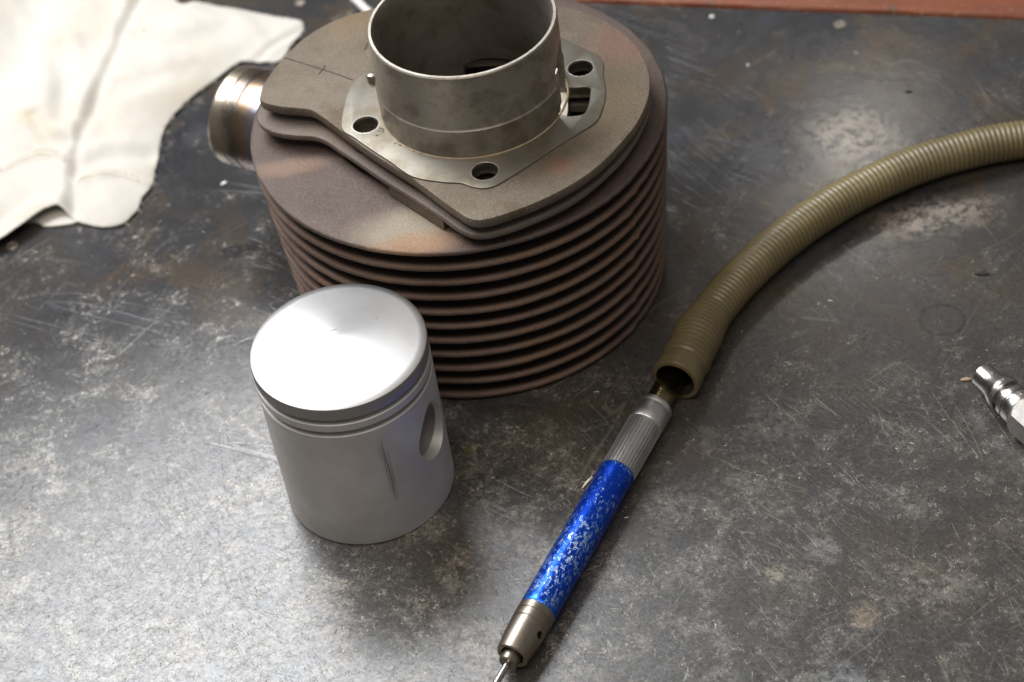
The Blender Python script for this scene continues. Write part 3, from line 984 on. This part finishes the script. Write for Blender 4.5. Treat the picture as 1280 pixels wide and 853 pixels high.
# cross hole for the spanner on the right flank
ha = radians(158)
hm = Matrix.Translation((cos(ha) * 6.0, sin(ha) * 6.0, 21.5)) @ Matrix.Rotation(ha, 4, 'Z') @ Matrix.Rotation(radians(90), 4, 'Y')
cut(nose, [xform(lathe_vf([(0, -3), (1.35, -3), (1.35, 3), (0, 3)], 32), hm)])
lathe('grip', [(0, 31.6), (6.45, 31.6), (6.65, 31.9), (6.68, 34), (6.7, 60), (6.7, 84), (6.45, 88), (6.4, 91.5), (6.6, 95), (6.75, 97), (6.7, 98.2), (6.3, 98.6), (0, 98.6)],
      M['blue'], gr, 96)
# fluted silver sleeve: straight grooves cut along it
nt = 32
outl = []
for i in range(nt):
    for f, r in ((0.0, 6.6), (0.46, 6.6), (0.58, 5.95), (0.88, 5.95)):
        a = 2 * pi * (i + f) / nt
        outl.append((r * cos(a), r * sin(a)))
V, F = prism(outl, 98.7, 122.5)
mk('fluted_sleeve', V, F, M['alu'], gr, 20)
lathe('end_collar', [(5.9, 122.4), (6.6, 122.5), (6.85, 122.9), (6.85, 130.2), (6.65, 130.5), (6.65, 131.0), (6.82, 131.3), (6.82, 132.6), (6.55, 133.2), (5.0, 133.3),
                     (4.6, 132.6), (4.2, 132.0), (0, 132.0)], M['alu'], gr, 72)
lathe('air_tube', [(0, 131), (4.9, 131), (4.9, 143), (4.7, 143.5), (4.7, 172), (0, 172)], M['brass'], gr, 48)
# sprung throttle tongue at the left flank of the grip
V, F = tube_vf([(7.1, -1.0, 97), (7.9, 0.4, 95.0), (7.4, 0.8, 92.6), (8.2, 0.4, 89.5), (9.0, -0.6, 87.6)], [0.5, 0.9, 0.7, 0.75, 0.5], 10)
mk('throttle_tongue', V, F, M['shaving'], gr)

# ------------------------------------------------------------------ ribbed exhaust hose over the air tube
HZ = 8.3
hp = [(57.8, 514.6, 9.4), (61.5, 520.8, 9.3), (66.2, 528.9, 9.0), (73.8, 542.5, 8.6), (86.4, 558.6, HZ), (102.4, 574.3, HZ), (123.3, 590.6, HZ), (146.7, 604.2, HZ),
      (172.3, 614.4, HZ), (196.3, 619.6, HZ), (220.5, 620.6, HZ), (262, 615.0, HZ), (310, 600.0, HZ), (370, 575, HZ)]
hx, hy = hp[0][0], hp[0][1]
hose = empty('exhaust_hose', (hx, hy, 0), 'olive ribbed rubber hose curving from the silver end of the grinder to the right edge', 'hose')
dense = [Vector(p) for p in catmull(hp, 24, False)]
# resample by arc length every 0.37 mm (six rings to a rib)
path, acc, step = [dense[0]], 0.0, 0.37
for a, b in zip(dense, dense[1:]):
    l = (b - a).length
    while acc + step <= l:
        acc += step
        path.append(a + (b - a) * (acc / l))
    acc -= l
rads = []
for i, p in enumerate(path):
    s = i * step
    ph = (i % 6) / 6.0
    rib = 0.5 - 0.5 * cos(2 * pi * ph)
    base = 7.55 + 1.35 * (1 - max(0, min(1, (s - 30) / 10.0)) ** 1)
    if s < 40:
        amp = 0.34 + 0.2 * mnoise.noise(Vector((s * 0.4, 0, 0)))
        base += 0.35 * exp(-((s - 12) / 2.2) ** 2) - 0.35 * exp(-((s - 8.0) / 1.2) ** 2) + 0.3 * exp(-((s - 26) / 3) ** 2)
        if s < 7:
            amp = 0.05
            base += 0.6 * (s < 5.0)
    else:
        amp = 0.60 + 0.16 * mnoise.noise(Vector((s * 0.12, 3, 0)))
    base += 0.10 * mnoise.noise(Vector((s * 0.09, 7, 0)))
    rads.append(base + amp * rib)
local = [(p.x - hx, p.y - hy, p.z) for p in path]
t0 = (path[1] - path[0]).normalized()
lip_pts = [tuple(Vector(local[0]) + t0 * k) for k in (0.0, 0.02, 0.04)]
V, F = tube_vf(lip_pts + local[1:], [rads[0] - 1.9, rads[0] - 1.5, rads[0] - 0.4] + rads[1:], 40, cap=False)
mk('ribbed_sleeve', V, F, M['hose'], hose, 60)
V, F = tube_vf(local[:75], [rads[0] - 1.9] * 12 + [7.0] * 63, 40, cap=False)
mk('shaded_lining', V, F, M['black'], hose, 60)  # inner wall blackened: shade inside the mouth put into the colour
V, F = lathe_vf([(0, 0), (7.6, 0)], 32)
q = (path[73] - path[71]).normalized().to_track_quat('Z', 'Y').to_matrix().to_4x4()
mk('shade_disc', *xform((V, F), Matrix.Translation(Vector(local[72])) @ q), M['black'], hose)  # black disc added deep inside, stands for the shade of the bore

# ------------------------------------------------------------------ quick coupling plug at the right
K0 = Vector((168.3, 495.6, 7.8))
KD = Vector((0.40, -0.9165, 0)).normalized()
kp = empty('coupling_plug', tuple(K0), 'chromed air hose coupling plug with hexagon body lying at the right edge of the bench', 'coupling')
xk = Vector((0, 0, 1)).cross(KD)
kp.matrix_world = Matrix.Translation(K0 * MM) @ Matrix((xk, Vector((0, 0, 1)), KD)).transposed().to_4x4()
lathe('plug_tip', [(2.6, 4), (2.9, 0.3), (3.5, 0), (4.3, 0.05), (4.65, 0.45), (4.7, 4.6), (4.85, 6.4), (5.6, 8.6), (6.35, 10.4), (6.6, 11.4), (6.6, 13.0), (6.3, 13.5), (5.0, 13.7),
                   (4.9, 14.3), (4.9, 15.4), (5.2, 15.7)], M['chrome'], kp, 64)
lathe('plug_ring', [(5.0, 15.7), (6.4, 15.8), (6.7, 16.1), (6.7, 18.0), (6.2, 18.3), (6.2, 18.8), (6.9, 19.0), (7.1, 19.4), (7.1, 22.6), (6.6, 23.1), (5, 23.2)], M['chrome'], kp, 64)
hexo = [(8.7 * cos(radians(60 * i + 30)), 8.7 * sin(radians(60 * i + 30))) for i in range(6)]
# turned chamfer between the ring and the flats
rings = []
nh = 96
for z, cap in ((23.2, 6.9), (23.4, 7.6), (24.3, 8.15), (25.2, 8.7), (36, 8.7), (37, 7.8)):
    ring_ = []
    for i in range(nh):
        a = 2 * pi * i / nh
        k = (a - radians(30)) % radians(60) - radians(30)
        ring_.append((min(cap, 8.7 * cos(radians(30)) / cos(k)), a, z))
    rings.append(ring_)
hv = [(r * cos(a), r * sin(a), z) for ring_ in rings for r, a, z in ring_]
hf = [(k * nh + i, k * nh + (i + 1) % nh, (k + 1) * nh + (i + 1) % nh, (k + 1) * nh + i) for k in range(len(rings) - 1) for i in range(nh)]
hf += [tuple(reversed(range(nh))), tuple((len(rings) - 1) * nh + i for i in range(nh))]
o = mk('hex_body', hv, hf, M['nickel'], kp, 15)
recalc(o)
lathe('hose_tail', [(0, 37), (4.5, 37), (4.5, 41), (5.2, 41.2), (4.5, 46), (5.2, 46.2), (4.5, 51), (5.2, 51.2), (4.2, 57), (0, 57)], M['chrome'], kp, 48)

# ------------------------------------------------------------------ the white rag
rag_edge = ([(-330, 690), (-290, 668), (-250, 658), (-228, 657), (-208.6, 662.1), (-202.0, 666.9), (-195.5, 673.3), (-190.6, 677.6), (-185.3, 678.4), (-181.5, 676.2),
             (-179.6, 674.0), (-177.5, 670.6)]
            + [(-172.7, 667.9), (-165.6, 665.2), (-158.6, 664.0), (-156.3, 666.1), (-153.6, 669.2), (-151.2, 672.9), (-149.3, 681.7), (-145.2, 686.2), (-143.4, 702.5),
               (-142.2, 716.5), (-140.6, 727.7), (-137.0, 735.7), (-127.9, 748.5), (-120.5, 755.8), (-111.0, 765.8), (-105.3, 770.7), (-95.9, 767.5), (-86.5, 764.5),
               (-83.3, 771.2), (-77.7, 782.6), (-73.2, 791.2), (-76.0, 797.3), (-81.8, 799.5), (-93.3, 805.9), (-104.9, 813.1), (-120.5, 822.2), (-127.2, 827.4)]
            + [(-133, 824), (-140, 836), (-150, 858), (-190, 880), (-250, 885), (-320, 850), (-345, 770)])
main_fold = [(-141, 880), (-152, 836), (-157.5, 812), (-163.5, 780), (-168.5, 757), (-173.0, 738), (-176.4, 722), (-178.8, 706), (-178.8, 690), (-178.4, 674)]
creases = [(main_fold, 1.3, 2.2),
           ([(-197.6, 737.9), (-191.2, 723.3), (-183.7, 717.5)], 2.0, 3.2),
           ([(-72, 790), (-87.7, 779.2), (-95.4, 770.4), (-106, 764)], 1.7, 1.8),
           ([(-177, 700), (-165, 707), (-148, 707)], 2.0, 5.0),
           ([(-176, 735), (-160, 752), (-135, 762)], 1.2, 6.0), ([(-240, 700), (-220, 760), (-200, 840)], 4.5, 14.0), ([(-190, 790), (-184, 760), (-186, 735)], 2.2, 5.0), ([(-175, 790), (-140, 780), (-112, 790)], 1.5, 7.0)]
hems = [[(-240, 694), (-225, 699), (-211.6, 705.6), (-203.1, 711.6), (-196.1, 714.8), (-188.8, 712.4), (-181.0, 704.8)], [(-177.5, 693.8), (-169.8, 695.3), (-159.1, 694.4), (-148.3, 690.1)]]


def seg_d(p, a, b):
    ax, ay, bx, by = a[0], a[1], b[0], b[1]
    dx, dy = bx - ax, by - ay
    t = ((p[0] - ax) * dx + (p[1] - ay) * dy) / (dx * dx + dy * dy)
    t = max(0, min(1, t))
    qx, qy = ax + t * dx, ay + t * dy
    return hypot(p[0] - qx, p[1] - qy), (qx, qy), t


def line_d(p, L):
    return min(seg_d(p, a, b)[0] for a, b in zip(L, L[1:]))


def rag():
    # a finer torn outline
    poly = []
    n = len(rag_edge)
    for i in range(n):
        a, b = rag_edge[i], rag_edge[(i + 1) % n]
        l = hypot(b[0] - a[0], b[1] - a[1])
        k = max(1, int(l / 1.6))
        torn = -172 < a[0] < -75 and a[1] > 663 and a[0] > -172
        for j in range(k):
            x, y = a[0] + (b[0] - a[0]) * j / k, a[1] + (b[1] - a[1]) * j / k
            if torn:
                x += 0.4 * mnoise.noise(Vector((x * 0.45, y * 0.45, 1)))
                y += 0.4 * mnoise.noise(Vector((x * 0.45, y * 0.45, 7)))
            poly.append((x, y))

    def edge_info(p):
        best = (1e9, None)
        m = len(poly)
        for i in range(m):
            a, b = poly[i], poly[(i + 1) % m]
            if abs(a[0] - p[0]) > 70 and best[0] < 60:
                continue
            d, q, _ = seg_d(p, a, b)
            if d < best[0]:
                best = (d, q)
        return best

    def inside(p):
        c = False
        m = len(poly)
        j = m - 1
        for i in range(m):
            (xi, yi), (xj, yj) = poly[i], poly[j]
            if (yi > p[1]) != (yj > p[1]) and p[0] < (xj - xi) * (p[1] - yi) / (yj - yi) + xi:
                c = not c
            j = i
        return c

    def height(p, d):
        x, y = p
        L = 7.5 if x < -184 else max(0.0, 7.5 * (1 - (x + 184) / 5.5))
        L *= max(0.35, 1 - max(0.0, -200 - x) / 120.0) if y < 705 else 0.0
        h = 1.2 + 8.5 * (1 - exp(-d / 22.0))
        h = max(h, L * exp(-(d / 16.0) ** 2), 0.8 * L + 0.2 * h if d < 1e-6 else 0)
        fd = line_d(p, main_fold)
        if fd < 40:
            qx = min((seg_d(p, a, b) for a, b in zip(main_fold, main_fold[1:])), key=lambda r: r[0])[1][0]
            if x < qx:
                h += 2.8 * (1 - exp(-(fd / 2.4) ** 2)) * exp(-fd / 16.0) * min(1.0, d / 6.0)
        far = max(0.0, min(1.0, (-165 - x) / 90.0)) * max(0.0, min(1.0, (y - 690) / 70.0))
        h += 10.0 * far * far * (3 - 2 * far)
        sm = min(1.0, d / 14.0)
        h += sm * (4.0 * mnoise.noise(Vector((x * 0.018, y * 0.018, 2.0))) + 2.0 * mnoise.noise(Vector((x * 0.05 + y * 0.02, y * 0.03, 5.0)))
                   + 0.9 * mnoise.noise(Vector((x * 0.11 + y * 0.05, y * 0.07, 8.0))) + 0.35 * mnoise.noise(Vector((x * 0.3, y * 0.22, 3.0))))
        for L, amp, wd in creases:
            cd = line_d(p, L)
            if cd < wd * 4:
                h -= amp * exp(-(cd / wd) ** 2) - amp * 0.45 * exp(-((cd - wd * 1.7) / (wd * 0.9)) ** 2)
        for L in hems:
            cd = line_d(p, L)
            h += 0.55 * exp(-(cd / 2.2) ** 2) - 0.5 * exp(-((cd - 3.6) / 1.0) ** 2)
        return max(h, 0.9)

    g = 2.0
    x0, x1, y0, y1 = -346, -72, 655, 887
    nx, ny = int((x1 - x0) / g) + 1, int((y1 - y0) / g) + 1
    V, F, idx = [], [], {}
    state = {}
    for iy in range(ny + 1):
        for ix in range(nx + 1):
            p = (x0 + ix * g, y0 + iy * g)
            ins = inside(p)
            state[(ix, iy)] = (ins, p)
    def vert(k):
        if k in idx:
            return idx[k]
        ins, p = state[k]
        d, q = edge_info(p)
        if not ins or d < g * 0.5:
            p, d = q, 0.0
        idx[k] = len(V)
        V.append((p[0], p[1], height(p, d)))
        return idx[k]
    for iy in range(ny):
        for ix in range(nx):
            ks = [(ix, iy), (ix + 1, iy), (ix + 1, iy + 1), (ix, iy + 1)]
            c = (x0 + (ix + 0.5) * g, y0 + (iy + 0.5) * g)
            if sum(state[k][0] for k in ks) >= 3 or (sum(state[k][0] for k in ks) == 2 and inside(c)):
                F.append(tuple(vert(k) for k in ks))
    cnt = {}
    for f in F:
        for a, b in zip(f, f[1:] + f[:1]):
            k = (min(a, b), max(a, b))
            cnt[k] = cnt.get(k, 0) + 1
    nb = {}
    for (a, b), c in cnt.items():
        if c == 1:
            nb.setdefault(a, []).append(b)
            nb.setdefault(b, []).append(a)
    for _ in range(4):
        W = list(V)
        for i, q in nb.items():
            if len(q) == 2:
                V[i] = tuple(0.4 * W[i][k] + 0.3 * (W[q[0]][k] + W[q[1]][k]) for k in range(3))
    root = empty('cotton_rag', (-200, 760, 0), 'crumpled white cotton rag with a hemmed front and torn edge at the back left', 'rag')
    V2 = [(x + 200, y - 760, z) for x, y, z in V]
    o = mk('cloth', V2, F, M['cloth'], root, 180)
    md = o.modifiers.new('thickness', 'SOLIDIFY')
    md.thickness = 0.0009
    md.offset = -1
    sb = o.modifiers.new('smooth', 'SUBSURF')
    sb.levels = sb.render_levels = 1
    # the turned-under layer seen inside the lifted hem
    pz = catmull([(-196, 676.4), (-192.2, 672.6), (-185.4, 671.5), (-178.5, 671.8), (-176.0, 676), (-178, 684), (-188, 690), (-205, 688), (-206, 680)], 4)
    V3, F3 = slab_vf([(x + 200, y - 760) for x, y in pz], 0.2, 1.4, 0.4)
    mk('hem_underside', V3, F3, M['cloth'], root)
    # stitching along the hems, lying on the cloth
    for L in hems:
        pts = catmull(L, 10, False)
        for off in (-1.2, 1.2):
            parts = []
            for i in range(0, len(pts) - 3, 2):
                a, b = pts[i], pts[i + 1]
                q = []
                for (x, y) in (a, b):
                    d, _ = edge_info((x, y + off))
                    q.append((x + 200, y + off - 760, height((x, y + off), d) + 0.12))
                parts.append(tube_vf(q, 0.28, 6))
            mk('stitching', *join_vf(parts), M['thread'], root)
    # frayed threads standing out from the torn edge
    parts = []
    rnd = random.Random(3)
    torn = [p for p in poly if -165 < p[0] < -74 and p[1] > 663 and (p[0] > -160)]
    for _ in range(60):
        p = rnd.choice(torn)
        a = rnd.uniform(-2.4, 1.2)
        l = rnd.uniform(0.8, 2.4)
        z = height(p, 0.0) - 0.4
        q = [(p[0] + 200 + cos(a) * l * t + rnd.uniform(-0.3, 0.3), p[1] - 760 + sin(a) * l * t, max(0.15, z * (1 - t * 0.6))) for t in (-0.6, 0.3, 0.7, 1.0)]
        parts.append(tube_vf(q, [0.14, 0.13, 0.1, 0.06], 5))
    t = mk('frayed_threads', *join_vf(parts), M['cloth'], root)
    tag(t, kind='stuff')


rag()

# ------------------------------------------------------------------ small things lying about
rod = empty('plastic_stick', (-43.6, 793.7, 0), 'thin white plastic stick lying behind the engine cylinder', 'stick')
d = Vector((-10.2, 21.1, 0)).normalized()
V, F = tube_vf([tuple(d * t + Vector((0, 0, 2.2))) for t in (-40, -6, 0, 12, 40, 80)], [1.8, 1.9, 1.9, 1.9, 1.9, 1.85], 20)
mk('shaft', V, F, M['white'], rod)
V, F = lathe_vf([(0, -1.5), (1.6, -1.4), (2.2, -0.6), (2.2, 0.8), (1.9, 1.4)], 20)
q = d.to_track_quat('Z', 'Y').to_matrix().to_4x4()
mk('end_cap', *xform((V, F), Matrix.Translation(d * -40 + Vector((0, 0, 2.2))) @ q), M['white'], rod)


def crumb(name, x, y, sx, sy, sz, mat, label, cat, rot=0.0, seed=0, group=None):
    bm = bmesh.new()
    bmesh.ops.create_icosphere(bm, subdivisions=2, radius=1.0)
    for v in bm.verts:
        f = 1 + 0.35 * mnoise.noise(v.co * 1.7 + Vector((seed, seed * 2, 0)))
        v.co = Vector((v.co.x * sx * f, v.co.y * sy * f, max(0.0, v.co.z * sz * f + sz * 0.8))) * MM
    me = bpy.data.meshes.new(name)
    bm.to_mesh(me)
    bm.free()
    o = finish(name, me, mat, None, 60)
    o.location = Vector((x, y, 0)) * MM
    o.rotation_euler = (0, 0, rot)
    tag(o, label, cat, group)
    return o


crumb('crumb', -113.7, 683.6, 1.5, 0.9, 0.5, M['crumb'], 'white crumb on the bench between the rag and the exhaust stub', 'crumb', 0.5, 1)
crumb('crumb', 114.1, 748.9, 1.2, 1.0, 0.6, M['crumb'], 'white crumb behind the cylinder near the red board', 'crumb', 0.2, 2)
crumb('crumb', 123.1, 709.1, 0.7, 0.6, 0.4, M['crumb'], 'tiny pale crumb on the bench right of the cylinder top', 'crumb', 0.2, 3)
crumb('rubber_scrap', 185.4, 554.8, 3.0, 0.9, 0.5, M['black'], 'small black rubber scrap on the bench above the coupling plug', 'scrap', -0.25, 4)
crumb('wood_chip', 164.4, 500.6, 2.2, 0.8, 0.6, M['tan'], 'tan chip lying at the tip of the coupling plug', 'chip', -0.1, 5)
crumb('rubber_scrap', 186.5, 673.0, 1.5, 0.6, 0.4, M['black'], 'tiny black scrap above the bend of the hose', 'scrap', 0.1, 6)

# metal shavings strewn over the bench: nobody could count them
parts = []
rnd = random.Random(11)
cnt = 0
while cnt < 650:
    x, y = rnd.uniform(-260, 250), rnd.uniform(350, 760)
    dens = mnoise.noise(Vector((x * 0.022, y * 0.022, 4))) + 0.6 * mnoise.noise(Vector((x * 0.07, y * 0.07, 1)))
    front = max(0.0, min(1.0, (640 - y) / 160.0))
    if rnd.random() > (0.35 + dens * 0.9) * (0.12 + 0.88 * front):
        continue
    if hypot(x - CX, y - CY) < 84 or hypot(x - PXX, y - PYY) < 33:
        continue
    cnt += 1
    l = rnd.choice([0.5, 0.7, 0.9, 1.2, 1.6, 2.2]) * rnd.uniform(0.7, 1.3)
    curl = rnd.uniform(-1.6, 1.6)
    a = rnd.gauss(0.9, 0.8)
    w = rnd.uniform(0.05, 0.12)
    n = 5
    V, F = [], []
    px, py = x, y
    for i in range(n + 1):
        t = i / n
        aa = a + curl * (t - 0.5)
        z = 0.05 + 0.3 * sin(pi * t) * rnd.random()
        nxv, nyv = -sin(aa), cos(aa)
        ww = w * (0.4 + 0.9 * sin(pi * (0.1 + 0.8 * t)))
        V.append((px + nxv * ww, py + nyv * ww, z + 0.10))
        V.append((px - nxv * ww, py - nyv * ww, z))
        px += cos(aa) * l / n
        py += sin(aa) * l / n
    F = [(2 * i, 2 * i + 1, 2 * i + 3, 2 * i + 2) for i in range(n)]
    parts.append((V, F))
o = mk('metal_shavings', *join_vf(parts), M['shaving'], None, 60)
tag(o, kind='stuff')
